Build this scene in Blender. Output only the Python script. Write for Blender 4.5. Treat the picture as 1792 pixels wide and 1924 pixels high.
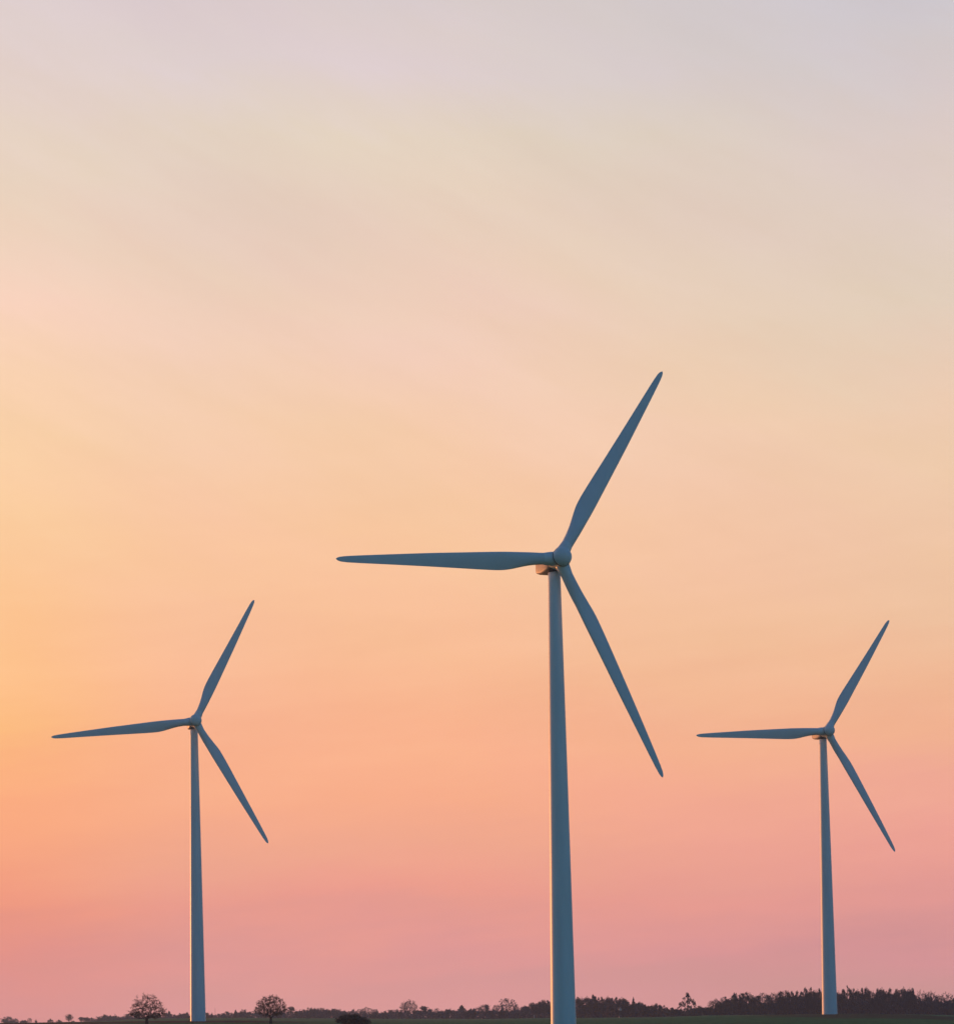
import bpy, math, random
from mathutils import Vector, Matrix

for _o in list(bpy.data.objects):
    bpy.data.objects.remove(_o, do_unlink=True)
S = bpy.context.scene
COL = S.collection
rad = math.radians

# ------------------------------------------------------------------ camera
F_PX, PITCH, ROLL, Y0 = 4000.0, rad(2.1), 0.019, 1905.0     # focal length in photo pixels, eye-level row
W_PX, H_PX = 1792.0, 1924.0
PPY = Y0 - F_PX * math.tan(PITCH)
EYE = 1.7
cam_d = bpy.data.cameras.new('camera')
cam = bpy.data.objects.new('camera', cam_d)
COL.objects.link(cam)
cam_d.sensor_fit = 'VERTICAL'
cam_d.sensor_height = 24.0
cam_d.lens = 24.0 * F_PX / H_PX
cam_d.shift_y = (PPY - H_PX / 2) / H_PX
cam_d.clip_start = 0.5
cam_d.clip_end = 20000
cam.matrix_world = (Matrix.Translation((0, 0, EYE)) @ Matrix.Rotation(math.pi / 2 + PITCH, 4, 'X')
                    @ Matrix.Rotation(-ROLL, 4, 'Z'))
S.camera = cam


def ray(px, py):
    """world direction of a photo pixel, scaled so that its depth (y) is 1"""
    x, y = px - W_PX / 2, PPY - py
    cr, sr = math.cos(ROLL), math.sin(ROLL)
    u, v = x * cr + y * sr, -x * sr + y * cr
    c, s = math.cos(PITCH), math.sin(PITCH)
    d = Vector((u / F_PX, c - v / F_PX * s, s + v / F_PX * c))
    return d / d.y


def at(px, py, d):
    r = ray(px, py)
    return Vector((r.x * d, d, EYE + r.z * d))


# ------------------------------------------------------------------ sky, sun, exposure
SUN_AZ, SUN_EL = rad(-44), rad(3.0)          # azimuth from +Y, negative = left of the view


def lin(c):
    return tuple(((v / 255) / 12.92 if v <= 10.3 else ((v / 255 + .055) / 1.055) ** 2.4) for v in c) + (1.0,)


world = bpy.data.worlds.new('World')
S.world = world
world.use_nodes = True
nt = world.node_tree
nt.nodes.clear()
N, L = nt.nodes, nt.links


def node(tree, typ, **kw):
    n = tree.nodes.new(typ)
    for k, v in kw.items():
        setattr(n, k, v)
    return n


def math_n(op, a, b=None, c=None, tree=nt):
    n = node(tree, 'ShaderNodeMath', operation=op)
    for i, v in enumerate((a, b, c)):
        if v is None:
            continue
        if isinstance(v, (int, float)):
            n.inputs[i].default_value = v
        else:
            tree.links.new(v, n.inputs[i])
    return n.outputs[0]


def maprange(v, a, b, lo=0.0, hi=1.0, smooth=False):
    n = node(nt, 'ShaderNodeMapRange')
    if smooth:
        n.interpolation_type = 'SMOOTHSTEP'
    L.new(v, n.inputs['Value'])
    n.inputs['From Min'].default_value = a
    n.inputs['From Max'].default_value = b
    n.inputs['To Min'].default_value = lo
    n.inputs['To Max'].default_value = hi
    return n.outputs['Result']


def mixc(f, a, b, typ='MIX'):
    n = node(nt, 'ShaderNodeMix', data_type='RGBA', blend_type=typ)
    if isinstance(f, float):
        n.inputs[0].default_value = f
    else:
        L.new(f, n.inputs[0])
    for i, v in ((6, a), (7, b)):
        if isinstance(v, tuple):
            n.inputs[i].default_value = v
        else:
            L.new(v, n.inputs[i])
    return n.outputs[2]


tc = node(nt, 'ShaderNodeTexCoord')
sep = node(nt, 'ShaderNodeSeparateXYZ')
L.new(tc.outputs['Generated'], sep.inputs[0])
X, Y, Z = sep.outputs
az = math_n('ARCTAN2', X, Y)


def noise(scale, stretch, rot, detail=3.0, rough=.5, off=(0, 0, 0)):
    """high thin cloud streaks: noise over (azimuth, height) in world directions"""
    cmb = node(nt, 'ShaderNodeCombineXYZ')
    L.new(az, cmb.inputs[0])
    L.new(Z, cmb.inputs[1])
    mp = node(nt, 'ShaderNodeMapping')
    L.new(cmb.outputs[0], mp.inputs[0])
    mp.vector_type = 'TEXTURE'
    mp.inputs['Rotation'].default_value = (0, 0, rot)
    mp.inputs['Scale'].default_value = (stretch, 1, 1)
    mp.inputs['Location'].default_value = off
    nz = node(nt, 'ShaderNodeTexNoise')
    nz.inputs['Scale'].default_value = scale
    nz.inputs['Detail'].default_value = detail
    nz.inputs['Roughness'].default_value = rough
    L.new(mp.outputs[0], nz.inputs['Vector'])
    return math_n('SUBTRACT', nz.outputs['Fac'], .5)


def mixf(f, a, b):
    n = node(nt, 'ShaderNodeMix', data_type='FLOAT')
    for i, v in ((0, f), (2, a), (3, b)):
        L.new(v, n.inputs[i])
    return n.outputs[0]


n1 = noise(9.0, 2.6, rad(-17), 3.0, .5)
n2 = noise(30.0, 5.0, rad(-22), 8.0, .66, (3, 1, 0))
n2b = noise(34.0, 6.0, rad(5), 8.0, .66, (1, 5, 0))
n2 = mixf(maprange(Z, .16, .30), n2b, n2)
wob = math_n('ADD', math_n('MULTIPLY', n1, .055), math_n('MULTIPLY', n2, .042))
el = math_n('ADD', Z, wob)
TOP = .56


def ramp(stops):
    r = node(nt, 'ShaderNodeValToRGB')
    cr = r.color_ramp
    cr.interpolation = 'B_SPLINE' if False else 'LINEAR'
    pts = []
    for y, c in stops:
        t = (Y0 - y) / F_PX
        pts.append((math.sin(math.atan(t)) / TOP, lin(c)))
    pts.sort(key=lambda p: p[0])
    while len(cr.elements) < len(pts):
        cr.elements.new(1.0)
    for e, (p, c) in zip(cr.elements, pts):
        e.position = max(0, min(1, p))
        e.color = c
    L.new(math_n('DIVIDE', el, TOP), r.inputs[0])
    return r.outputs[0]


left = ramp([(1900, (254.2, 168.1, 161.1)), (1800, (268.0, 164.1, 149.0)), (1700, (282.2, 171.0, 132.6)), (1600, (279.2, 182.4, 132.9)), (1450, (276.0, 187.6, 131.8)), (1330, (270.6, 200.7, 129.8)), (1000, (261.1, 214.1, 162.7)), (850, (259.1, 218.1, 170.5)), (550, (256.2, 217.9, 194.4)), (300, (236.9, 216.4, 193.7)), (0, (228.0, 212.4, 213.2)), (-500, (196, 194, 206))])
mid = ramp([(1900, (257.4, 176.4, 172.1)), (1850, (252.8, 173.2, 167.6)), (1800, (262.4, 173.4, 164.9)), (1700, (278.1, 179.2, 154.9)), (1600, (270.7, 185.7, 150.8)), (1500, (270.9, 187.5, 144.6)), (1400, (267.4, 190.7, 145.9)), (1200, (262.3, 200.1, 157.4)), (1000, (258.3, 207.3, 165.0)), (800, (253.4, 212.8, 178.9)), (600, (247.4, 213.1, 190.9)), (400, (236.5, 212.6, 192.7)), (250, (232.5, 215.7, 197.1)), (100, (226.3, 211.6, 211.0)), (0, (222.5, 208.3, 206.7)), (-500, (196, 194, 206))])
right = ramp([(1870, (240.5, 170.3, 165.5)), (1800, (248.9, 167.1, 167.8)), (1700, (269.6, 175.8, 163.8)), (1600, (267.7, 177.1, 159.7)), (1500, (264.7, 185.5, 158.8)), (1400, (259.8, 190.2, 151.1)), (1200, (251.7, 204.3, 164.6)), (1000, (248.7, 208.2, 174.0)), (800, (246.7, 211.7, 183.1)), (600, (232.4, 213.3, 191.2)), (300, (224.2, 208.5, 202.1)), (0, (206.6, 203.7, 208.3)), (-500, (196, 194, 206))])
front = mixc(maprange(az, -.225, -.115, 0, 1, True), left, mid)
front = mixc(maprange(az, .0, .21), front, right)
# slight hue drift between the streaks: pinker and yellower bands
n3 = noise(15.0, 4.0, rad(-15), 4.0, .55, (7, 2, 0))
front = mixc(maprange(n3, -.16, .16), mixc(1.0, front, (1.01, .988, 1.028, 1), 'MULTIPLY'),
             mixc(1.0, front, (1.0, 1.001, .968, 1), 'MULTIPLY'))
wisp = maprange(n2, -.22, .22, .962, 1.038)
cw = node(nt, 'ShaderNodeCombineColor')
for _i in range(3):
    L.new(wisp, cw.inputs[_i])
front = mixc(1.0, front, cw.outputs[0], 'MULTIPLY')
# glow round the sun, well outside the frame to the left
sd = (math.sin(SUN_AZ) * math.cos(SUN_EL), math.cos(SUN_AZ) * math.cos(SUN_EL), math.sin(SUN_EL))
dot = math_n('ADD', math_n('ADD', math_n('MULTIPLY', X, sd[0]), math_n('MULTIPLY', Y, sd[1])), math_n('MULTIPLY', Z, sd[2]))
glow = maprange(dot, .88, 1.0, 0, 1, True)
front = mixc(glow, front, (1.15, .52, .17, 1))

sky = node(nt, 'ShaderNodeTexSky', sky_type='NISHITA')
sky.sun_disc = False
sky.sun_elevation = SUN_EL
sky.sun_rotation = SUN_AZ
sky.air_density = 1.0
sky.dust_density = .3
sky.ozone_density = 3.0
dusk = mixc(1.0, sky.outputs[0], (.158, .234, .282, 1), 'MULTIPLY')    # the physical sky at strength about .15
zen = mixc(maprange(Z, .50, .85, 0, 1, True), front, dusk)
ax = rad(-22)
ahead = math_n('COSINE', math_n('SUBTRACT', az, ax))
allsky = mixc(maprange(ahead, .32, .80, 0, 1, True), dusk, zen)
bg = node(nt, 'ShaderNodeBackground')
L.new(allsky, bg.inputs[0])
bg.inputs[1].default_value = 1.0
out = node(nt, 'ShaderNodeOutputWorld')
L.new(bg.outputs[0], out.inputs[0])

sun_d = bpy.data.lights.new('sun', 'SUN')
sun_d.energy = 3.2
sun_d.angle = rad(.6)
sun_d.color = (1.0, .34, .10)
sun = bpy.data.objects.new('sun', sun_d)
COL.objects.link(sun)
sun.location = (-60, 60, 90)
sun.rotation_euler = Vector((-sd[0], -sd[1], -sd[2])).to_track_quat('-Z', 'Y').to_euler()

S.view_settings.view_transform = 'Standard'
S.view_settings.look = 'None'
S.view_settings.exposure = 0
S.view_settings.gamma = 1
S.cycles.use_denoising = True
S.cycles.volume_step_rate = 4
S.cycles.max_bounces = 6
S.cycles.volume_bounces = 0


# ------------------------------------------------------------------ helpers
def material(name, base, rough=.6, var=.0, scale=3.0, second=None, spec=.3, bump=0.0, coord='Object', stretch=(1, 1, 1)):
    m = bpy.data.materials.new(name)
    m.use_nodes = True
    t = m.node_tree
    b = t.nodes['Principled BSDF']
    b.inputs['Roughness'].default_value = rough
    b.inputs['Specular IOR Level'].default_value = spec
    c = node(t, 'ShaderNodeTexCoord')
    mp = node(t, 'ShaderNodeMapping')
    mp.inputs['Scale'].default_value = stretch
    t.links.new(c.outputs[coord], mp.inputs[0])
    nz = node(t, 'ShaderNodeTexNoise')
    nz.inputs['Scale'].default_value = scale
    nz.inputs['Detail'].default_value = 5
    t.links.new(mp.outputs[0], nz.inputs['Vector'])
    r = node(t, 'ShaderNodeValToRGB')
    t.links.new(nz.outputs['Fac'], r.inputs[0])
    r.color_ramp.elements[0].position = .32
    r.color_ramp.elements[1].position = .68
    r.color_ramp.elements[0].color = tuple(v * (1 - var) for v in base) + (1,)
    r.color_ramp.elements[1].color = tuple(v * (1 + var) for v in (second or base)) + (1,)
    t.links.new(r.outputs[0], b.inputs['Base Color'])
    if bump:
        bp = node(t, 'ShaderNodeBump')
        bp.inputs['Strength'].default_value = bump
        t.links.new(nz.outputs['Fac'], bp.inputs['Height'])
        t.links.new(bp.outputs[0], b.inputs['Normal'])
    return m


def mesh(name, verts, faces, mat, smooth=False):
    me = bpy.data.meshes.new(name)
    me.from_pydata([tuple(v) for v in verts], [], faces)
    me.update()
    if smooth:
        me.polygons.foreach_set('use_smooth', [True] * len(me.polygons))
    me.materials.append(mat)
    return me


def link(name, data, parent=None, mw=None):
    o = bpy.data.objects.new(name, data)
    COL.objects.link(o)
    if parent:
        o.parent = parent
    if mw is not None:
        o.matrix_local = mw
    return o


def tag(o, label, cat=None, group=None, kind=None):
    o['label'] = label
    if cat:
        o['category'] = cat
    if group:
        o['group'] = group
    if kind:
        o['kind'] = kind
    return o


class Buf:
    def __init__(s):
        s.v, s.f = [], []

    def ring_loft(s, rings, cap0=True, cap1=True):
        n = len(rings[0])
        b = len(s.v)
        for r in rings:
            s.v.extend(r)
        for i in range(len(rings) - 1):
            for j in range(n):
                a, c = b + i * n + j, b + i * n + (j + 1) % n
                s.f.append((a, c, c + n, a + n))
        if cap0:
            s.f.append(tuple(b + j for j in reversed(range(n))))
        if cap1:
            s.f.append(tuple(b + (len(rings) - 1) * n + j for j in range(n)))

    def tube(s, p0, p1, r0, r1, n=4):
        d = (p1 - p0)
        if d.length < 1e-6:
            return
        d.normalize()
        a = d.orthogonal().normalized()
        c = d.cross(a)
        b = len(s.v)
        for p, r in ((p0, r0), (p1, r1)):
            for k in range(n):
                t = 2 * math.pi * k / n
                s.v.append(p + a * (r * math.cos(t)) + c * (r * math.sin(t)))
        for k in range(n):
            s.f.append((b + k, b + (k + 1) % n, b + n + (k + 1) % n, b + n + k))

    def leaf(s, p, size, rnd, aspect=1.5):
        n = Vector((rnd.gauss(0, 1), rnd.gauss(0, 1), rnd.gauss(0, 1))).normalized()
        a = n.orthogonal().normalized()
        c = n.cross(a)
        t = rnd.random() * 6.28
        u = (a * math.cos(t) + c * math.sin(t)) * size * aspect * .5
        w = (c * math.cos(t) - a * math.sin(t)) * size * .5
        b = len(s.v)
        s.v.extend((p - u, p - u * .1 + w, p + u, p - u * .1 - w))
        s.f.append((b, b + 1, b + 2, b + 3))

    def mesh(s, name, mat, smooth=False):
        return mesh(name, s.v, s.f, mat, smooth)


# ------------------------------------------------------------------ ground
XC = [0, 150, 300, 450, 600, 750, 900, 1050, 1200, 1350, 1500, 1600, 1700, 1792]
ROWS = {
    614: [1922, 1921, 1918.5, 1918, 1921, 1923, 1922, 1920, 1917, 1911, 1906, 1905, 1907, 1912],
    900: [1923, 1921.5, 1918, 1917, 1918.5, 1919, 1918, 1915.5, 1913, 1909, 1907, 1906.5, 1907, 1909],
    1400: [1922.5, 1920, 1913.5, 1912.5, 1913.5, 1914.5, 1915, 1912.5, 1911, 1907, 1905.5, 1905.5, 1906, 1907.5],
}
KNOT = [(0, None), (200, 'flat', 1958), (362, 'flat', 1946), (520, 'mix', 1930), (614, 614), (900, 900), (1400, 1400)]


def row_y(dist, px):
    r = ROWS[dist]
    px = max(0, min(1792, px))
    for i in range(len(XC) - 1):
        if px <= XC[i + 1]:
            t = (px - XC[i]) / (XC[i + 1] - XC[i])
            t = t * t * (3 - 2 * t)
            return r[i] * (1 - t) + r[i + 1] * t
    return r[-1]


def z_row(dist, px):
    px_c = max(0, min(1792, px))
    return at(px_c, row_y(dist, px_c), dist).z


def ground_z(x, y):
    """gentle rolling field, higher round the two far turbines"""
    if y < 1:
        return 0.0
    px = W_PX / 2 + F_PX * x / y
    pts = [(0, 0.0), (200, -1.0), (362, -1.9), (480, -2.2 + .45 * (z_row(614, px) + 2.2)), (614, z_row(614, px)),
           (900, z_row(900, px)), (1400, z_row(1400, px)), (3200, z_row(1400, px) - 6)]
    if y >= 3200:
        return pts[-1][1]
    for (a, za), (b, zb) in zip(pts, pts[1:]):
        if y <= b:
            t = (y - a) / (b - a)
            t = t * t * (3 - 2 * t)
            return za * (1 - t) + zb * t


ys = [-400, -200, -100, -40, 0] + [20 * k for k in range(1, 20)] + [400 + 12 * k for k in range(0, 30)] + \
     [770 + 30 * k for k in range(0, 25)] + [1530 + 90 * k for k in range(0, 19)]
us = [-1 + 2 * k / 150 for k in range(151)]
gv, gf = [], []
rg = random.Random(3)
for y in ys:
    half = max(420, .42 * y + 300) if y < 3000 else 1600
    for u in us:
        x = half * (u * .55 + .45 * u ** 3)
        z = ground_z(x, y)
        if y > 60:
            z += rg.uniform(-.05, .05)
        gv.append((x, y, z))
for i in range(len(ys) - 1):
    for j in range(150):
        a = i * 151 + j
        gf.append((a, a + 1, a + 152, a + 151))


def ground_material():
    m = bpy.data.materials.new('field')
    m.use_nodes = True
    t = m.node_tree
    b = t.nodes['Principled BSDF']
    b.inputs['Roughness'].default_value = 1.0
    b.inputs['Specular IOR Level'].default_value = .05
    c = node(t, 'ShaderNodeTexCoord')

    def nz(scale, st, detail=5):
        mp = node(t, 'ShaderNodeMapping')
        mp.inputs['Scale'].default_value = st
        t.links.new(c.outputs['Object'], mp.inputs[0])
        n = node(t, 'ShaderNodeTexNoise')
        n.inputs['Scale'].default_value = scale
        n.inputs['Detail'].default_value = detail
        t.links.new(mp.outputs[0], n.inputs['Vector'])
        return n.outputs['Fac']

    def rmp(f, stops):
        r = node(t, 'ShaderNodeValToRGB')
        t.links.new(f, r.inputs[0])
        while len(r.color_ramp.elements) < len(stops):
            r.color_ramp.elements.new(.5)
        for e, (p, col) in zip(r.color_ramp.elements, stops):
            e.position, e.color = p, col + (1,)
        return r.outputs[0]

    def mx(f, a, bb):
        n = node(t, 'ShaderNodeMix', data_type='RGBA')
        t.links.new(f, n.inputs[0])
        t.links.new(a, n.inputs[6])
        t.links.new(bb, n.inputs[7])
        return n.outputs[2]
    grass = rmp(nz(.35, (1, .35, 1)), [(.3, (.014, .110, .042)), (.55, (.022, .160, .056)), (.75, (.046, .160, .062))])
    soil = rmp(nz(.5, (1, .3, 1)), [(.3, (.036, .022, .022)), (.6, (.060, .044, .038)), (.8, (.080, .076, .054))])
    sx = node(t, 'ShaderNodeSeparateXYZ')
    t.links.new(c.outputs['Object'], sx.inputs[0])

    def mr(v, a, bb):
        n = node(t, 'ShaderNodeMapRange')
        n.interpolation_type = 'SMOOTHSTEP'
        t.links.new(v, n.inputs[0])
        n.inputs[1].default_value, n.inputs[2].default_value = a, bb
        return n.outputs[0]
    # bare soil on the two rises the far turbines stand on
    wob_ = math_n('MULTIPLY', math_n('SUBTRACT', nz(.02, (1, 1, 1)), .5, tree=t), 60.0, tree=t)
    xx = math_n('ADD', sx.outputs[0], wob_, tree=t)
    yy = math_n('ADD', sx.outputs[1], wob_, tree=t)
    lm = math_n('MULTIPLY', mr(xx, -45, -60), mr(yy, 560, 585), tree=t)
    lm = math_n('MULTIPLY', lm, mr(yy, 760, 690), tree=t)
    rm = math_n('MULTIPLY', mr(xx, 72, 88), mr(yy, 500, 540), tree=t)
    rm = math_n('MULTIPLY', rm, mr(yy, 860, 760), tree=t)
    bare = math_n('MAXIMUM', lm, math_n('MULTIPLY', rm, .75, tree=t), tree=t)
    patch = mr(nz(.012, (1, 2.5, 1), 3), .56, .70)
    bare = math_n('MAXIMUM', bare, math_n('MULTIPLY', patch, .3, tree=t), tree=t)
    t.links.new(mx(bare, grass, soil), b.inputs['Base Color'])
    bp = node(t, 'ShaderNodeBump')
    bp.inputs['Strength'].default_value = .6
    bp.inputs['Distance'].default_value = .15
    t.links.new(nz(2.5, (1, 1, 1)), bp.inputs['Height'])
    t.links.new(bp.outputs[0], b.inputs['Normal'])
    return m


ground = link('ground', mesh('ground', gv, gf, ground_material(), True))
tag(ground, 'dark green field with bare brown soil on its low rises', kind='structure')

# ------------------------------------------------------------------ wind turbines
PAINT = material('turbine_paint', (.74, .76, .77), rough=.42, var=.06, scale=.6, spec=.5, stretch=(1, 1, .12))
BLADE = material('blade_gelcoat', (.70, .72, .73), rough=.5, var=.03, scale=.25, spec=.35)
NAC_SUN_TINT = material('nacelle_sun_tint', (.47, .37, .30), rough=.5, var=.08, scale=.8, spec=.3)  # orange sunlit look of the nacelle put into its base colour
SEAL = material('dark_seal', (.03, .03, .032), rough=.8, var=.2, scale=4)
R_ROT = 40.0


def lerp_tab(tab, x):
    if x <= tab[0][0]:
        return tab[0][1]
    for (a, va), (b, vb) in zip(tab, tab[1:]):
        if x <= b:
            t = (x - a) / (b - a)
            return va + (vb - va) * t
    return tab[-1][1]


def smooth_tab(tab, x, w=.012):
    return sum(lerp_tab(tab, x + k * w) for k in (-2, -1, 0, 1, 2)) / 5


LE = [(0, .96), (.07, .98), (.14, 1.10), (.27, 1.16), (.6, .92), (.9, .56), (.955, .46), (.98, .37), (.992, .26), (1.0, .05)]
TE = [(0, -.96), (.09, -.97), (.14, -1.12), (.19, -1.48), (.235, -1.86), (.28, -1.96), (.35, -1.86), (.6, -1.33), (.9, -.74),
      (.955, -.60), (.98, -.47), (.992, -.31), (1.0, -.02)]


def blade_mesh():
    st = [.03, .05, .07, .09, .11, .13, .15, .17, .19, .21, .225, .24, .255, .27, .285, .30, .33, .37, .42, .48, .54, .6, .66, .72,
          .78, .84, .89, .925, .95, .965, .977, .986, .993, .998, 1.0]
    rings, n = [], 28
    for s in st:
        if s > .94:
            le, te = lerp_tab(LE, s), lerp_tab(TE, s)
        else:
            le, te = smooth_tab(LE, s), smooth_tab(TE, s)
        ch = max(.03, le - te)
        k = max(0, min(1, (s - .07) / .19))
        k = k * k * (3 - 2 * k)                                  # 0 round root, 1 aerofoil
        tw = rad(16) * max(0, 1 - s / .85) ** 1.4 * k + rad(2)
        thick = .30 - .14 * min(1, max(0, (s - .25) / .5))
        cc = (le + te) / 2
        ring = []
        for j in range(n):
            t = 2 * math.pi * j / n
            cx, cy = math.cos(t) * ch / 2, math.sin(t) * ch / 2   # circle
            u = (1 - math.cos(t)) / 2                             # 0 at leading edge
            yt = 5 * thick * ch * (.2969 * math.sqrt(u) - .126 * u - .3516 * u * u + .2843 * u ** 3 - .1036 * u ** 4)
            ay = (yt if t <= math.pi else -yt * .75) + .02 * ch
            x = cc + cx
            y = cy * (1 - k) + ay * k
            xr = x * math.cos(tw) + y * math.sin(tw)
            yr = -x * math.sin(tw) + y * math.cos(tw)
            flex = .9 * max(0, s - .2) ** 2                       # bent slightly downwind
            ring.append(Vector((xr, yr + flex, s * R_ROT)))
        rings.append(ring)
    b = Buf()
    b.ring_loft(rings)
    return b.mesh('blade', BLADE, True)


def spinner_mesh():
    prof = [(-1.75, 1.25), (-1.6, 1.5), (-1.2, 1.58), (1.2, 1.58), (1.34, 1.66), (1.6, 1.63), (1.9, 1.53), (2.2, 1.34), (2.45, 1.07), (2.66, .74), (2.78, .40), (2.82, .15), (2.83, .02)]
    n = 40
    b = Buf()
    b.ring_loft([[Vector((r * math.cos(2 * math.pi * j / n), r * math.sin(2 * math.pi * j / n), a)) for j in range(n)] for a, r in prof])
    return b.mesh('hub', PAINT, True)


def round_mesh(name, prof, mat, n=28):
    b = Buf()
    b.ring_loft([[Vector((r * math.cos(2 * math.pi * j / n), r * math.sin(2 * math.pi * j / n), a)) for j in range(n)] for a, r in prof])
    return b.mesh(name, mat, True)


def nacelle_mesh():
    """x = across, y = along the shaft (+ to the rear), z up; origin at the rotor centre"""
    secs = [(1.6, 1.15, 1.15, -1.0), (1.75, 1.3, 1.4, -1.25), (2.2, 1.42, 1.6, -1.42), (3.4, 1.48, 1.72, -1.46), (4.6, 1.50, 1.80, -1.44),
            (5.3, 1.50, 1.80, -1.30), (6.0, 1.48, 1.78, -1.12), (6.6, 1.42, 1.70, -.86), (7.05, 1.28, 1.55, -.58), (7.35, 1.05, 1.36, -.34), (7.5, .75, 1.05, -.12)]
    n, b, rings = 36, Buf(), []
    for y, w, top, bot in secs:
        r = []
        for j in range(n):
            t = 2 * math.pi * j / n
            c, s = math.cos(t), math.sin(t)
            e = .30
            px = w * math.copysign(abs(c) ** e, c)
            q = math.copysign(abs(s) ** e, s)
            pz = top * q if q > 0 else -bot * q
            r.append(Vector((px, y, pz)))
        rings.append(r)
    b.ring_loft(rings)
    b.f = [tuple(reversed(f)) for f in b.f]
    return b.mesh('nacelle', NAC_SUN_TINT, True)


def tower_mesh(h):
    prof = [(-.6, 2.2)]
    k = 40
    for i in range(k + 1):
        t = i / k
        prof.append((h * t, 2.17 * (1 - t) ** 1.0 + 1.05 * t + .02 * math.sin(math.pi * t)))
    b, n = Buf(), 72
    b.ring_loft([[Vector((r * math.cos(2 * math.pi * j / n), r * math.sin(2 * math.pi * j / n), a)) for j in range(n)] for a, r in prof])
    return b.mesh('tower', PAINT, True)


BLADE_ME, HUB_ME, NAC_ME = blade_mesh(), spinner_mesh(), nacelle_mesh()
COLLAR_ME = round_mesh('blade_collar', [(.3, 1.20), (1.5, 1.19), (2.3, 1.09), (3.1, .985), (3.25, .965), (3.25, .9)], PAINT)
SEAM_ME = round_mesh('seam_ring', [(1.12, 1.4), (1.12, 1.66), (1.33, 1.69), (1.33, 1.5)], SEAL, 40)
YAWR_ME = round_mesh('yaw_ring', [(-.42, 1.0), (-.42, 1.16), (.3, 1.16), (.3, 1.0)], SEAL, 40)


def turbine(hub_px, tips, dist, yaw, tilt, label, hang=2.7):
    C = at(hub_px[0], hub_px[1], dist)
    n = Vector((math.sin(yaw) * math.cos(tilt), -math.cos(yaw) * math.cos(tilt), math.sin(tilt)))   # out of the nose
    h = Vector((math.cos(yaw), math.sin(yaw), 0))
    v = h.cross(n)
    if v.z < 0:
        v = -v
    back = Vector((-math.sin(yaw), math.cos(yaw), 0))
    foot = C + back * hang
    gz = ground_z(foot.x, foot.y)
    root = bpy.data.objects.new('wind_turbine', None)
    COL.objects.link(root)
    root.location = (foot.x, foot.y, gz)
    root.empty_display_size = 3
    tag(root, label, 'wind turbine', 'wind turbines in the field')
    rel = C - Vector(root.location)
    top = rel.z - 1.62
    link('tower', tower_mesh(top), root)
    link('yaw_ring', YAWR_ME, root, Matrix.Translation((0, 0, top + .1)))
    # nacelle: local -y points out of the nose
    rn = Matrix((h, -n, v)).transposed().to_4x4()
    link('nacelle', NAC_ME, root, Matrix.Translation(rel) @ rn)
    rh = Matrix((h, v, n)).transposed().to_4x4()
    hub = link('hub', HUB_ME, root, Matrix.Translation(rel) @ rh)
    link('seam_ring', SEAM_ME, hub)
    E = Vector((0, 0, EYE))
    for k, t in enumerate(tips):
        d = ray(*t)
        q = E + d * (n.dot(C - E) / n.dot(d)) - C                    # the tip in the plane of the rotor
        a = math.atan2(q.dot(v), q.dot(h))
        er = h * math.cos(a) + v * math.sin(a)
        tt = h * math.sin(a) - v * math.cos(a)
        m = Matrix((tt, er.cross(tt), er)).transposed().to_4x4()
        b = link('blade', BLADE_ME, root, Matrix.Translation(rel) @ m @ Matrix.Diagonal((1, 1, 1.004 * q.length / R_ROT, 1)))
        al = Matrix((Vector((math.sin(a), -math.cos(a), 0)), Vector((0, 0, -1)), Vector((math.cos(a), math.sin(a), 0)))).transposed().to_4x4()
        link('blade_collar', COLLAR_ME, hub, al)
    return root


turbine((1050, 1050), [(635, 1048), (1246, 697), (1247, 1458)], 359, rad(22), rad(5),
        'largest and nearest white wind turbine, tower running out of the bottom of the picture', 2.1)
turbine((367, 1355), [(98, 1384), (478, 1127), (504, 1583)], 598.9, rad(15), rad(5),
        'far white wind turbine between the two lone trees, its left blade drooping')
turbine((1553, 1374), [(1310, 1381), (1671, 1165), (1682, 1599)], 608, rad(18), rad(5),
        'far white wind turbine standing before the dark wood on the right')

# ------------------------------------------------------------------ trees
BARK = material('bark', (.050, .038, .034), rough=.9, var=.3, scale=6)
BIRCH = material('pale_bark', (.26, .23, .22), rough=.85, var=.4, scale=5, second=(.12, .10, .10))
TONES = {
    'dark': ((.015, .021, .026), (.028, .030, .034)),
    'grey': ((.060, .052, .052), (.085, .072, .070)),
    'purple': ((.068, .050, .058), (.100, .072, .080)),
    'brown': ((.080, .052, .038), (.120, .078, .052)),
    'green': ((.030, .050, .022), (.052, .076, .030)),
    'olive': ((.075, .066, .026), (.120, .096, .036)),
    'red': ((.110, .045, .046), (.160, .070, .066)),
}
TONE_M = {k: material(k + '_foliage', a, rough=.8, var=.15, scale=5, second=b, spec=.15) for k, (a, b) in TONES.items()}


def unit(v):
    return Vector(v).normalized()


def fit_unit(bufs):
    """scale the pieces of one tree to height 1 and crown width 1"""
    zs = [p.z for b in bufs for p in b.v]
    xs = sorted(abs(p.x) for b in bufs for p in b.v)
    ysl = sorted(abs(p.y) for b in bufs for p in b.v)
    wx = xs[int(len(xs) * .985)] * 2
    wy = ysl[int(len(ysl) * .985)] * 2
    hz = max(zs)
    for b in bufs:
        b.v = [Vector((p.x / wx, p.y / wy, p.z / hz)) for p in b.v]


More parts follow.
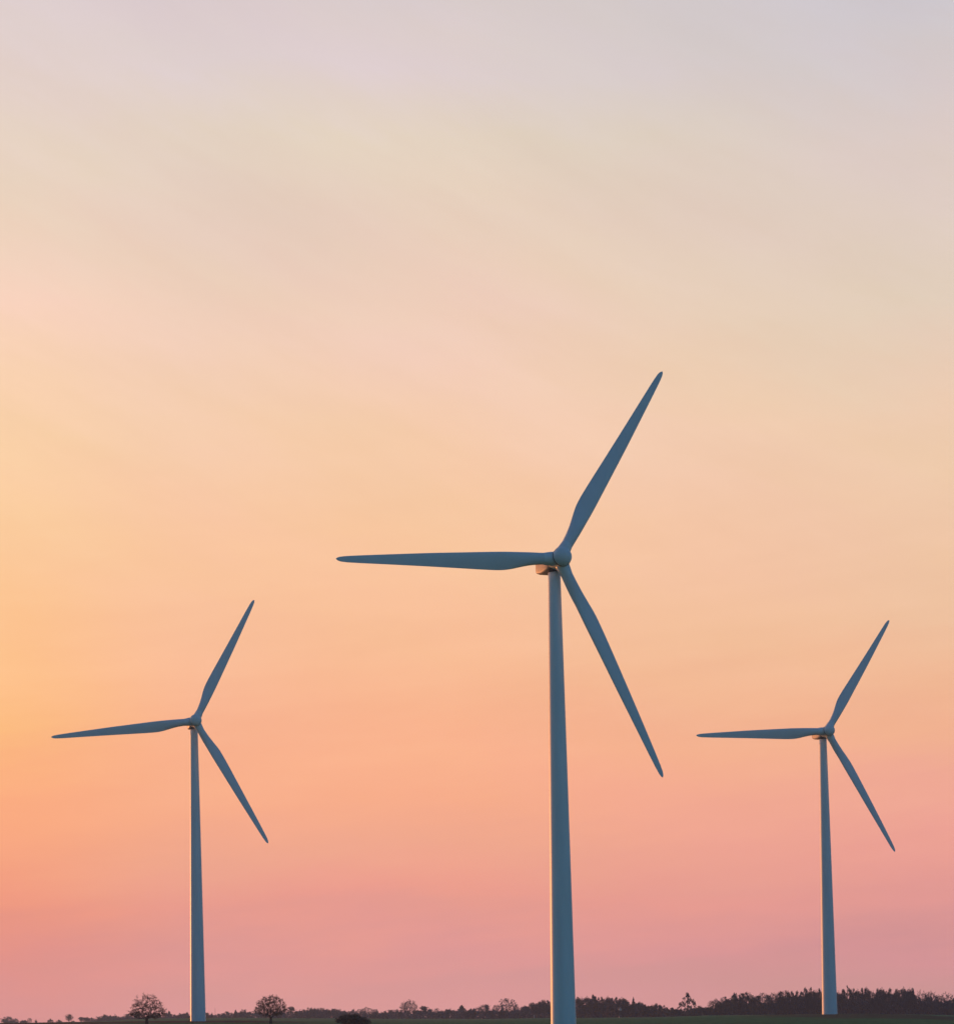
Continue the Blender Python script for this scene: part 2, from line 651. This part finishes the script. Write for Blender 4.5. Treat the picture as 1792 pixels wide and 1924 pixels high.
def bare_tree(seed, n=420, trunk=.22, zc=.42, up=.58, dn=.16, leaf_n=5, twig=3, lean=.0, hollow=.25, leafs=.013, rad0=.030):
    """leafless crown: limbs grown from the fork to points spread through a dome, each by the shortest sensible way"""
    r = random.Random(seed)
    tr, cr = Buf(), Buf()
    fork = Vector((r.uniform(-.012, .012), r.uniform(-.012, .012), trunk))
    pts = []
    lob = [(r.uniform(0, 6.28), r.uniform(.0, 1.0), r.uniform(.86, 1.06)) for _ in range(16)]
    while len(pts) < n:
        q = Vector((r.uniform(-1, 1), r.uniform(-1, 1), r.uniform(-1, 1)))
        ln = q.length
        if not hollow * r.random() < ln < 1:
            continue
        t = math.atan2(q.y, q.x)
        m = min(lob, key=lambda e: abs(math.remainder(e[0] - t, 6.2832)) + abs(e[1] - max(0, q.z)) * 1.6)[2]
        q *= m
        pts.append(Vector((q.x * .5, q.y * .5, zc + q.z * (up if q.z > 0 else dn))))
    pts.sort(key=lambda p: (p - fork).length)
    nodes = [(fork, -1, 0.0)]
    for p in pts:
        best, bi = 1e9, 0
        for i, (c, par, path) in enumerate(nodes):
            e = (p - c).length
            if e + .55 * path < best:
                best, bi = e + .55 * path, i
        c, _, path = nodes[bi]
        e = (p - c).length
        if e > .10:                                    # long reach: bend it upward half way
            m = (p + c) / 2 + Vector((r.gauss(0, .012), r.gauss(0, .012), .10 * e + r.gauss(0, .01)))
            nodes.append((m, bi, path + (m - c).length))
            bi = len(nodes) - 1
            path = nodes[bi][2]
            e = (p - m).length
        nodes.append((p, bi, path + e))
    load = [1.0] * len(nodes)
    for i in range(len(nodes) - 1, 0, -1):
        load[nodes[i][1]] += load[i]
    k = rad0 * .8 / load[0] ** .5
    tr.tube(Vector((0, 0, -.03)), fork * .5, rad0 * 1.25, rad0 * .95, 8)
    tr.tube(fork * .5, fork, rad0 * .95, rad0 * .85, 8)
    for i in range(1, len(nodes)):
        p, par, _ = nodes[i]
        c = nodes[par][0]
        r1, r0 = max(.0016, k * load[i] ** .5), max(.0016, k * min(load[par], load[i] * 1.6) ** .5)
        (tr if load[i] > 7 else cr).tube(c, p, r0, r1, 5 if load[i] > 7 else 3)
        if load[i] < 6:
            d = (p - c).normalized()
            for _ in range(twig):
                g = p + (d * .6 + Vector((r.gauss(0, .5), r.gauss(0, .5), r.gauss(.25, .45)))).normalized() * r.uniform(.025, .085)
                cr.tube(p, g, .0018, .0010, 3)
                for _ in range(leaf_n):
                    cr.leaf(p + (g - p) * r.uniform(.2, 1.15) + Vector((r.gauss(0, .008), r.gauss(0, .008), r.gauss(0, .008))), leafs * r.uniform(.6, 1.4), r)
    fit_unit((tr, cr))
    return tr, cr


def clump_tree(seed, nclump=26, per=34, trunk=.3, size=.05, lobes=1.0, low=.30, flat=1.0, gap=.0):
    """leafy crown of many small leaf faces in uneven clumps round a limbed trunk"""
    r = random.Random(seed)
    tr, cr = Buf(), Buf()
    tr.tube(Vector((0, 0, -.03)), Vector((0, 0, trunk)), .034, .026, 7)
    tr.tube(Vector((0, 0, trunk)), Vector((.01, 0, .8)), .026, .006, 6)
    for i in range(nclump):
        while True:
            q = Vector((r.uniform(-1, 1), r.uniform(-1, 1), r.uniform(-1, 1)))
            if .30 < q.length < 1:
                break
        zc = low + (1 - low) * (.5 + .5 * q.z)
        wz = (1 - .35 * max(0, q.z) * flat)
        c = Vector((q.x * .46 * wz, q.y * .46 * wz, zc - .05)) * r.uniform(.92, 1.06)
        rc = r.uniform(.07, .15) * lobes
        tr.tube(Vector((0, 0, max(trunk * .8, zc - .25))), c, .010, .003, 3)
        for _ in range(per):
            o = Vector((r.gauss(0, 1), r.gauss(0, 1), r.gauss(0, .8)))
            o = o.normalized() * rc * r.random() ** .4
            cr.leaf(c + o, size * r.uniform(.6, 1.3), r)
    fit_unit((tr, cr))
    return tr, cr


def conifer(seed, layers=15, wide=.5):
    r = random.Random(seed)
    tr, cr = Buf(), Buf()
    tr.tube(Vector((0, 0, -.03)), Vector((0, 0, .99)), .026, .003, 6)
    for i in range(layers):
        t = i / (layers - 1)
        z = .10 + .88 * t
        w = wide * (1 - t) ** .62 * r.uniform(.75, 1.12) + .02
        for k in range(13):
            a = r.uniform(0, 6.28)
            d = Vector((math.cos(a), math.sin(a), r.uniform(-.35, .05)))
            e = Vector((0, 0, z)) + d * w
            cr.tube(Vector((0, 0, z)), e, .006, .002, 3)
            for q in range(8):
                f = r.uniform(.2, 1.05)
                cr.leaf(Vector((0, 0, z)) + d * (w * f) + Vector((r.gauss(0, .016), r.gauss(0, .016), r.gauss(0, .014))),
                        r.uniform(.035, .065), r, 1.8)
    fit_unit((tr, cr))
    return tr, cr


def wispy(seed, n=44, leafy=9):
    """slim birch-like tree: steep thin branches with a loose veil of twigs"""
    r = random.Random(seed)
    tr, cr = Buf(), Buf()
    p = Vector((0, 0, -.03))
    for i in range(8):
        q = Vector((r.gauss(0, .012), r.gauss(0, .012), (i + 1) / 8 * .95))
        tr.tube(p, q, .020 * (1 - i / 9), .020 * (1 - (i + 1) / 9), 5)
        p = q
    for i in range(n):
        z = r.uniform(.18, .9)
        a = r.uniform(0, 6.28)
        s = (1 - z) * .55 + .10
        d = Vector((math.cos(a) * .42, math.sin(a) * .42, r.uniform(.5, 1)))
        b0 = Vector((0, 0, z))
        e = b0 + d * s
        e.z = min(e.z, 1)
        cr.tube(b0, e, .006, .002, 3)
        for k in range(5):
            f = r.uniform(.3, 1)
            g = b0 + (e - b0) * f
            g2 = g + Vector((r.gauss(0, .06), r.gauss(0, .06), r.uniform(-.03, .08)))
            cr.tube(g, g2, .003, .001, 3)
            for _ in range(leafy):
                cr.leaf(g + (g2 - g) * r.random() + Vector((r.gauss(0, .02), r.gauss(0, .02), r.gauss(0, .02))), r.uniform(.014, .030), r)
    fit_unit((tr, cr))
    return tr, cr


def bush(seed):
    r = random.Random(seed)
    tr, cr = Buf(), Buf()
    for i in range(9):
        a = r.uniform(0, 6.28)
        tr.tube(Vector((0, 0, -.05)), Vector((math.cos(a) * .3, math.sin(a) * .3, r.uniform(.4, .8))), .02, .006, 4)
    for i in range(130):
        a, e = r.uniform(0, 6.28), r.random()
        rr = .5 * r.uniform(.3, 1)
        zt = math.sqrt(max(0, 1 - (rr / .56) ** 2)) * .9
        c = Vector((math.cos(a) * rr, math.sin(a) * rr, zt * (e ** .45)))
        for _ in range(46):
            cr.leaf(c + Vector((r.gauss(0, .05), r.gauss(0, .05), abs(r.gauss(0, .06)))), r.uniform(.02, .05), r)
        for _ in range(5):
            g = c + Vector((r.gauss(0, .05), r.gauss(0, .05), .03))
            cr.tube(c, g + Vector((r.gauss(0, .02), r.gauss(0, .02), r.uniform(.03, .12))), .004, .001, 3)
    fit_unit((tr, cr))
    return tr, cr


PROTO = {}
LONE = {11: (.17, .36, .64, .20), 12: (.18, .50, .50, .30), 13: (.22, .62, .38, .36)}   # fork height, widest height, reach up, reach down


def proto(kind, var, tone):
    """trunk mesh and crown mesh of one kind, variant and tone (shared by its repeats)"""
    key = (kind, var, tone)
    if key not in PROTO:
        k0 = (kind, var)
        if k0 not in PROTO:
            s = 100 * (ord(kind[0]) + 7 * len(kind)) + var
            PROTO[k0] = {
                'pine': lambda: clump_tree(s, 38, 140, .35, .031, 1.15, .34, .5),
                'round': lambda: clump_tree(s, 50, 120, .25, .028, 1.15, .14, .7),
                'slim': lambda: clump_tree(s, 36, 130, .25, .030, 1.15, .14, .75),
                'ragged': lambda: clump_tree(s, 19, 34, .25, .045, .72, .22, .9),
                'bare': lambda: bare_tree(s, 230, .26, .58, .42, .34, 4, 3, leafs=.018),
                'lone': lambda: bare_tree(s, 380 if var == 13 else 700, *LONE[var], 4, 5, leafs=.0105, rad0=.042),
                'open': lambda: bare_tree(s, 170, .34, .62, .38, .30, 4, 3, leafs=.022),
                'conifer': lambda: conifer(s, 15, .5),
                'wispy': lambda: wispy(s),
                'bush': lambda: bush(s),
            }[kind]()
        tr, cr = PROTO[k0]
        bark = BIRCH if kind == 'wispy' and var == 1 else BARK
        PROTO[key] = (tr.mesh('trunk', bark), cr.mesh('crown', TONE_M[tone]))
    return PROTO[key]


ORD = ['first', 'second', 'third', 'fourth', 'fifth', 'sixth', 'seventh', 'eighth', 'ninth', 'tenth', 'eleventh', 'twelfth',
       'thirteenth', 'fourteenth', 'fifteenth', 'sixteenth', 'seventeenth', 'eighteenth', 'nineteenth', 'twentieth']
ORD += [f'twenty-{o}' for o in ORD[:9]] + ['thirtieth'] + [f'thirty-{o}' for o in ORD[:9]] + ['fortieth'] + [f'forty-{o}' for o in ORD[:9]]

# far trees along the skyline: centre x, top row, crown width, kind, tone  (photo pixels)
FAR = [
    (15, 1909, 19, 'round', 'purple'), (29, 1913, 12, 'round', 'purple'), (45, 1916, 13, 'bush', 'purple'), (56, 1912, 8, 'open', 'purple'),
    (68, 1915, 4, 'slim', 'grey'), (82, 1921, 6, 'bush', 'grey'),
    (96, 1913.5, 9, 'slim', 'green'), (111, 1915.5, 7, 'slim', 'green'), (130, 1905, 13, 'wispy', 'grey'), (138, 1917.5, 7, 'bush', 'dark'),
    (154, 1910.5, 12, 'wispy', 'purple'), (163, 1910.5, 10, 'round', 'dark'), (172, 1911, 9, 'round', 'dark'),
    (187, 1908.5, 13, 'round', 'grey'), (197, 1905, 12, 'round', 'dark'), (208, 1907, 12, 'round', 'grey'), (217, 1908, 11, 'pine', 'purple'),
    (226, 1909, 12, 'round', 'grey'), (240, 1904.5, 13, 'wispy', 'purple'), (250, 1910, 12, 'round', 'grey'), (262, 1911, 12, 'round', 'dark'),
    (286, 1908, 14, 'round', 'dark'), (297, 1909.5, 12, 'round', 'grey'),
    (313, 1902, 8, 'conifer', 'dark'), (318, 1899, 8, 'conifer', 'dark'), (327, 1905, 11, 'round', 'dark'), (336, 1906, 11, 'round', 'dark'),
    (345, 1903, 10, 'round', 'dark'), (352, 1901, 8, 'conifer', 'dark'), (389, 1902, 10, 'wispy', 'grey'), (396, 1906, 10, 'round', 'dark'),
    (411, 1904, 9, 'wispy', 'purple'), (419, 1903, 9, 'wispy', 'purple'), (427, 1899.5, 9, 'wispy', 'grey'), (434, 1902, 9, 'open', 'purple'),
    (443, 1897, 8, 'conifer', 'dark'), (452, 1899, 12, 'pine', 'dark'), (459, 1895.5, 11, 'round', 'dark'), (467, 1900, 11, 'round', 'dark'),
    (478, 1897.5, 12, 'open', 'purple'), (488, 1900, 13, 'round', 'purple'), (525, 1899, 13, 'round', 'purple'),
    (536, 1894, 11, 'open', 'purple'), (547, 1890.5, 11, 'wispy', 'purple'), (557, 1899, 11, 'wispy', 'purple'), (564, 1900, 11, 'round', 'purple'),
    (572, 1897, 12, 'pine', 'purple'), (583, 1893.5, 12, 'round', 'dark'), (593, 1894.5, 12, 'round', 'dark'),
    (603, 1894, 14, 'round', 'dark'), (614, 1896.5, 12, 'round', 'purple'), (627, 1896, 12, 'wispy', 'purple'), (634, 1896, 12, 'round', 'purple'),
    (645, 1900, 12, 'round', 'purple'), (677, 1897, 13, 'open', 'purple'), (689, 1892.5, 15, 'open', 'olive'), (704, 1896.5, 11, 'open', 'red'),
    (703, 1905, 13, 'bush', 'dark'), (716, 1904, 12, 'round', 'dark'), (725, 1902, 11, 'round', 'dark'), (734, 1898, 11, 'wispy', 'dark'),
    (743, 1897.5, 10, 'open', 'purple'), (752, 1899, 10, 'wispy', 'purple'),
    (783, 1898, 13, 'round', 'purple'), (796, 1891, 13, 'wispy', 'grey'), (808, 1896.5, 12, 'wispy', 'grey'), (820, 1895, 9, 'open', 'purple'),
    (828, 1900, 12, 'round', 'dark'), (836, 1897, 9, 'slim', 'dark'), (843, 1897.5, 10, 'wispy', 'dark'), (853, 1898, 9, 'open', 'purple'),
    (867, 1889.5, 14, 'conifer', 'grey'), (858, 1899, 10, 'round', 'purple'), (879, 1898, 12, 'round', 'dark'), (888, 1895.5, 12, 'round', 'dark'),
    (898, 1891.5, 13, 'bare', 'purple'), (906, 1888, 13, 'bare', 'brown'), (914, 1887.5, 9, 'wispy', 'purple'), (922, 1898, 13, 'round', 'purple'),
    (934, 1888, 15, 'open', 'purple'), (944, 1899, 12, 'bush', 'dark'), (954, 1876.5, 22, 'open', 'grey'), (966, 1896, 15, 'round', 'dark'),
    (969, 1886.5, 8, 'open', 'purple'), (978, 1898, 10, 'round', 'purple'),
    (986, 1888, 15, 'pine', 'dark'), (998, 1882, 17, 'pine', 'dark'), (1010, 1881.5, 16, 'pine', 'dark'), (1021, 1876.5, 15, 'pine', 'dark'),
    (1032, 1878.5, 15, 'pine', 'dark'),
    (1089, 1871.5, 17, 'round', 'brown'), (1103, 1870.5, 14, 'pine', 'dark'), (1113, 1868, 18, 'pine', 'dark'), (1115, 1885, 17, 'round', 'red'),
    (1127, 1872, 15, 'pine', 'dark'), (1133, 1882, 13, 'pine', 'dark'), (1141, 1870.5, 15, 'pine', 'dark'), (1146, 1885, 16, 'round', 'red'),
    (1154, 1872.5, 15, 'pine', 'dark'), (1167, 1872, 17, 'pine', 'dark'), (1177, 1876, 15, 'pine', 'dark'), (1183, 1884, 13, 'round', 'dark'),
    (1189.5, 1872.5, 6, 'conifer', 'dark'), (1195, 1882, 13, 'round', 'dark'), (1202, 1880.5, 14, 'pine', 'purple'),
    (1212, 1886, 14, 'round', 'dark'), (1224, 1888.5, 9, 'wispy', 'dark'), (1233, 1884, 15, 'round', 'brown'), (1242, 1888, 14, 'round', 'dark'),
    (1252, 1895, 13, 'round', 'dark'), (1262, 1892.5, 13, 'conifer', 'brown'), (1271, 1896, 12, 'wispy', 'dark'), (1279, 1883, 11, 'ragged', 'dark'),
    (1304, 1893, 13, 'round', 'dark'), (1311, 1889, 17, 'round', 'dark'), (1319, 1893, 11, 'wispy', 'dark'),
    (1327, 1891, 13, 'round', 'dark'), (1338, 1879, 14, 'bare', 'brown'), (1344, 1875, 12, 'open', 'purple'), (1352, 1879, 13, 'round', 'brown'),
    (1362, 1871, 15, 'slim', 'dark'), (1368, 1876, 22, 'round', 'olive'), (1376, 1869, 13, 'slim', 'olive'), (1380, 1864, 8, 'wispy', 'grey'),
    (1388, 1868, 12, 'slim', 'dark'), (1394, 1864, 10, 'wispy', 'dark'), (1402, 1862.5, 14, 'slim', 'dark'), (1414, 1869, 12, 'round', 'brown'),
    (1423, 1869, 12, 'wispy', 'dark'), (1432, 1864, 18, 'bare', 'purple'), (1443, 1867, 13, 'wispy', 'purple'), (1452, 1864, 10, 'open', 'purple'),
    (1460, 1863, 8, 'open', 'grey'), (1465, 1875, 10, 'wispy', 'purple'),
    (1469, 1861, 12, 'slim', 'dark'), (1475, 1859, 13, 'round', 'dark'), (1482, 1861.5, 12, 'slim', 'dark'), (1488, 1861, 9, 'slim', 'dark'),
    (1495, 1860, 12, 'slim', 'dark'), (1503, 1861, 12, 'slim', 'dark'), (1511, 1854, 10, 'slim', 'dark'), (1518, 1861, 12, 'pine', 'dark'),
    (1523, 1853, 11, 'slim', 'dark'), (1533, 1859, 13, 'pine', 'purple'), (1541, 1856, 12, 'pine', 'dark'), (1549, 1860, 12, 'round', 'dark'),
    (1572, 1860, 13, 'round', 'dark'), (1582, 1857.5, 12, 'pine', 'dark'), (1591, 1850.5, 13, 'ragged', 'dark'), (1597, 1857, 11, 'slim', 'dark'),
    (1603, 1855, 10, 'slim', 'dark'), (1611, 1857, 12, 'pine', 'dark'), (1619, 1854, 10, 'slim', 'dark'), (1624, 1854, 8, 'slim', 'dark'),
    (1629, 1853, 11, 'round', 'dark'), (1636, 1860, 11, 'open', 'purple'), (1642, 1864, 12, 'round', 'dark'), (1650, 1855, 12, 'pine', 'dark'),
    (1656, 1853, 12, 'pine', 'dark'), (1669, 1854.5, 12, 'slim', 'dark'), (1662, 1860, 14, 'round', 'dark'), (1678, 1863, 14, 'round', 'purple'),
    (1686, 1856, 14, 'pine', 'dark'), (1697, 1853, 16, 'pine', 'dark'), (1706, 1857, 13, 'pine', 'dark'), (1709, 1854, 10, 'round', 'dark'),
    (1715, 1856, 6, 'conifer', 'dark'), (1720, 1869, 14, 'round', 'purple'), (1731, 1858.5, 20, 'bare', 'purple'), (1742, 1868, 14, 'round', 'dark'),
    (1750, 1861, 16, 'bare', 'purple'), (1763, 1868, 16, 'bare', 'brown'), (1777, 1862.5, 22, 'bare', 'purple'), (1790, 1873, 16, 'round', 'purple'),
]
ANCH = [(-1, "the picture's left edge"), (276, 'the taller lone field tree'), (370, "the left turbine's tower"), (508, 'the rounder lone field tree'),
        (661, 'the brown field bush'), (767, 'the round-topped bare tree'), (1062, "the nearest turbine's tower"),
        (1290, 'the tall ragged tree'), (1561, "the right turbine's tower"), (1900, '')]
KINDW = {'round': 'rounded tree', 'pine': 'flat-topped pine', 'slim': 'slim upright tree', 'ragged': 'ragged tree', 'bare': 'bare twiggy tree',
         'open': 'thin bare tree', 'conifer': 'pointed conifer', 'wispy': 'wispy birch-like tree', 'bush': 'low bush'}
TONEW = {'dark': 'dark', 'grey': 'grey', 'purple': 'purplish', 'brown': 'brownish', 'green': 'green', 'olive': 'olive', 'red': 'reddish'}
NAMES = {'round': 'broadleaf_tree', 'pine': 'pine_tree', 'slim': 'broadleaf_tree', 'ragged': 'broadleaf_tree', 'bare': 'bare_tree',
         'open': 'bare_tree', 'conifer': 'conifer_tree', 'wispy': 'birch_tree', 'bush': 'bush'}
rt = random.Random(11)


def plant(name, kind, var, tone, px, top, width, dist, label, cat, group=None, turn=None):
    p = at(px, top, dist)
    gz = ground_z(p.x, dist)
    h = max(.8, p.z - gz)
    w = width * dist / F_PX
    tm, cm = proto(kind, var, tone)
    root = bpy.data.objects.new(name, None)
    COL.objects.link(root)
    root.location = (p.x, dist, gz)
    root.scale = (w, w, h)
    root.rotation_euler = (0, 0, rt.uniform(0, 6.28) if turn is None else turn)
    tag(root, label, cat, group)
    link('trunk', tm, root)
    link('crown', cm, root)
    return root


def wood_dist(x):
    return 2250 - 1050 * min(1, max(0, x) / 1300)


def far_dist(x, kind, i):
    return wood_dist(x) + rt.uniform(-45, 45)


FAR.sort(key=lambda t: t[0])
count = {}
for i, (x, top, w, kind, tone) in enumerate(FAR):
    k = max(j for j in range(len(ANCH)) if ANCH[j][0] <= x)
    count[k] = count.get(k, 0) + 1
    lab = f"{TONEW[tone]} {KINDW[kind]}, {ORD[count[k] - 1]} tree or bush right of {ANCH[k][1]}"
    plant(NAMES[kind], kind, rt.randint(0, 2), tone, x, top - (1.5 if 560 < x < 980 else 0), w * (1.15 if x < 540 else 1.38) * (1.3 if kind in ('conifer', 'slim') else 1), far_dist(x, kind, i), lab,
          'bush' if kind == 'bush' else 'tree', 'far trees along the skyline')

plant('bare_tree', 'lone', 11, 'brown', 275.5, 1863, 66, 556, 'taller brown lone field tree with a wide twiggy dome left of the left turbine', 'tree', 'lone trees in the field', 0.4)
plant('bare_tree', 'lone', 12, 'brown', 508, 1867, 57, 562, 'rounder brown lone field tree with fanned limbs right of the left turbine', 'tree', 'lone trees in the field', 2.0)
plant('bare_tree', 'lone', 13, 'brown', 767, 1876.5, 32, 1500, 'round-topped bare tree rising well above the far tree line', 'tree')
plant('ragged_tree', 'ragged', 14, 'dark', 1290.5, 1864, 27, 1130, 'tall ragged dark tree standing out between two low stretches of trees', 'tree')
plant('bush', 'bush', 15, 'brown', 661, 1902.5, 62, 470, 'dark brown rounded bush in the near field left of the nearest turbine', 'bush')

# undergrowth: the mass of scrub under and between the far trees
SKY_LOW = [(176, 1917), (200, 1911), (300, 1910), (340, 1908), (420, 1907), (480, 1905), (560, 1902), (640, 1900), (700, 1903), (780, 1901), (860, 1900),
           (980, 1898), (1040, 1895), (1120, 1887), (1180, 1889), (1225, 1897), (1270, 1900), (1320, 1898), (1360, 1889), (1450, 1886), (1500, 1881), (1560, 1879),
           (1640, 1878), (1710, 1879), (1792, 1884), (1830, 1884)]
ru = random.Random(21)


def scrub(x0, x1, n, name, tone, label):
    ub = Buf()
    for _ in range(n):
        x = ru.uniform(x0, x1)
        d = wood_dist(x) + ru.uniform(-10, 45)
        topy = lerp_tab(SKY_LOW, x) + ru.gauss(0, 1.3) + 1.9 * math.sin(x * .31) + 1.7 * math.sin(x * .83 + 1) + 1.2 * math.sin(x * .137 + 2) + .6
        t = at(x, topy, d)
        gz = ground_z(t.x, d)
        h = max(.6, t.z - gz)
        ub.leaf(Vector((t.x, d, gz + h * ru.random() ** 1.15)), ru.uniform(.45, 1.0), ru, 1.3)
    return tag(link(name, ub.mesh(name, TONE_M[tone])), label, kind='stuff')


scrub(176, 1040, 46000, 'undergrowth', 'purple', 'purplish scrub filling the foot of the far tree line')
scrub(1040, 1840, 80000, 'wood_undergrowth', 'dark', 'dark undergrowth filling the foot of the wood on the right')

# ------------------------------------------------------------------ small things along the tree line
POSTM = material('pale_post_paint', (.62, .60, .57), rough=.7, var=.1, scale=3)
WHITEW = material('white_render', (.50, .46, .45), rough=.8, var=.06, scale=2)
ROOFM = material('dark_roof', (.10, .06, .05), rough=.8, var=.2, scale=3)
GLASSM = material('dark_window', (.03, .035, .04), rough=.2, var=.1, scale=2, spec=.5)
DARKM = material('dark_steel', (.09, .09, .10), rough=.6, var=.1, scale=2)


def box(b, c, s):
    x, y, z = c
    a, d, e = s[0] / 2, s[1] / 2, s[2] / 2
    b.ring_loft([[Vector((x - a, y - d, z + k)), Vector((x + a, y - d, z + k)), Vector((x + a, y + d, z + k)), Vector((x - a, y + d, z + k))] for k in (-e, e)])


def house(px, py, dist):
    p = at(px, py, dist)
    gz = ground_z(p.x, dist)
    h = p.z - gz
    root = bpy.data.objects.new('white_house', None)
    COL.objects.link(root)
    root.location = (p.x, dist, gz)
    tag(root, 'small white gabled house glimpsed among the dark trees right of the nearest turbine', 'house')
    w, dp, ev = 1.5, 5.0, h - .8
    b = Buf()
    b.ring_loft([[Vector((-w / 2, y, 0)), Vector((w / 2, y, 0)), Vector((w / 2, y, ev)), Vector((0, y, h)), Vector((-w / 2, y, ev))] for y in (0, dp)])
    link('wall', b.mesh('wall', WHITEW), root)
    r = Buf()
    for s in (-1, 1):
        r.ring_loft([[Vector((s * (w / 2 + .2), y, ev - .16)), Vector((0, y, h + .02)), Vector((0, y, h + .16)), Vector((s * (w / 2 + .2), y, ev - .02))] for y in (-.25, dp + .25)])
    link('roof', r.mesh('roof', ROOFM), root)
    g = Buf()
    box(g, (0, -.02, ev - 1.3), (.4, .06, .5))
    link('window', g.mesh('window', GLASSM), root)
    return root


house(1165, 1893, 1205)
# scrub in front of the little house
plant('bush', 'bush', 2, 'dark', 1165, 1897, 18, 1192, 'dark bush hiding the lower part of the white house', 'bush')


def post(name, px, top, dist, r, mat, label, cat, cap):
    p = at(px, top, dist)
    gz = ground_z(p.x, dist)
    b = Buf()
    n, h = 10, p.z - gz
    b.ring_loft([[Vector((q * math.cos(6.2832 * j / n), q * math.sin(6.2832 * j / n), z)) for j in range(n)]
                 for z, q in ((-.2, r), (h * .5, r * .85), (h - cap, r * .75), (h - cap * .5, r * .6), (h, r * .15))])
    o = link(name, b.mesh(name, mat, True))
    o.location = (p.x, dist, gz)
    tag(o, label, cat)


post('marker_post', 1003, 1907, 1330, .18, POSTM, 'short pale post at the field edge before the pines', 'post', .1)
post('radio_mast', 404.5, 1894, 1800, .13, DARKM, 'thin mast rising above the far trees right of the left tower', 'mast', .6)

# ------------------------------------------------------------------ haze
HAZE = 0.00016
hv = Buf()
box(hv, (0, 1500, 70), (3700, 3900, 240))
hm = bpy.data.materials.new('haze')
hm.use_nodes = True
ht = hm.node_tree
ht.nodes.clear()
ho = node(ht, 'ShaderNodeOutputMaterial')
pv = node(ht, 'ShaderNodeVolumePrincipled')
pv.inputs['Color'].default_value = (.60, .76, 1.0, 1)
pv.inputs['Density'].default_value = HAZE
pv.inputs['Anisotropy'].default_value = .2
ht.links.new(pv.outputs[0], ho.inputs['Volume'])
hz = link('haze', hv.mesh('haze', hm))
tag(hz, 'thin evening haze over the fields', kind='stuff')
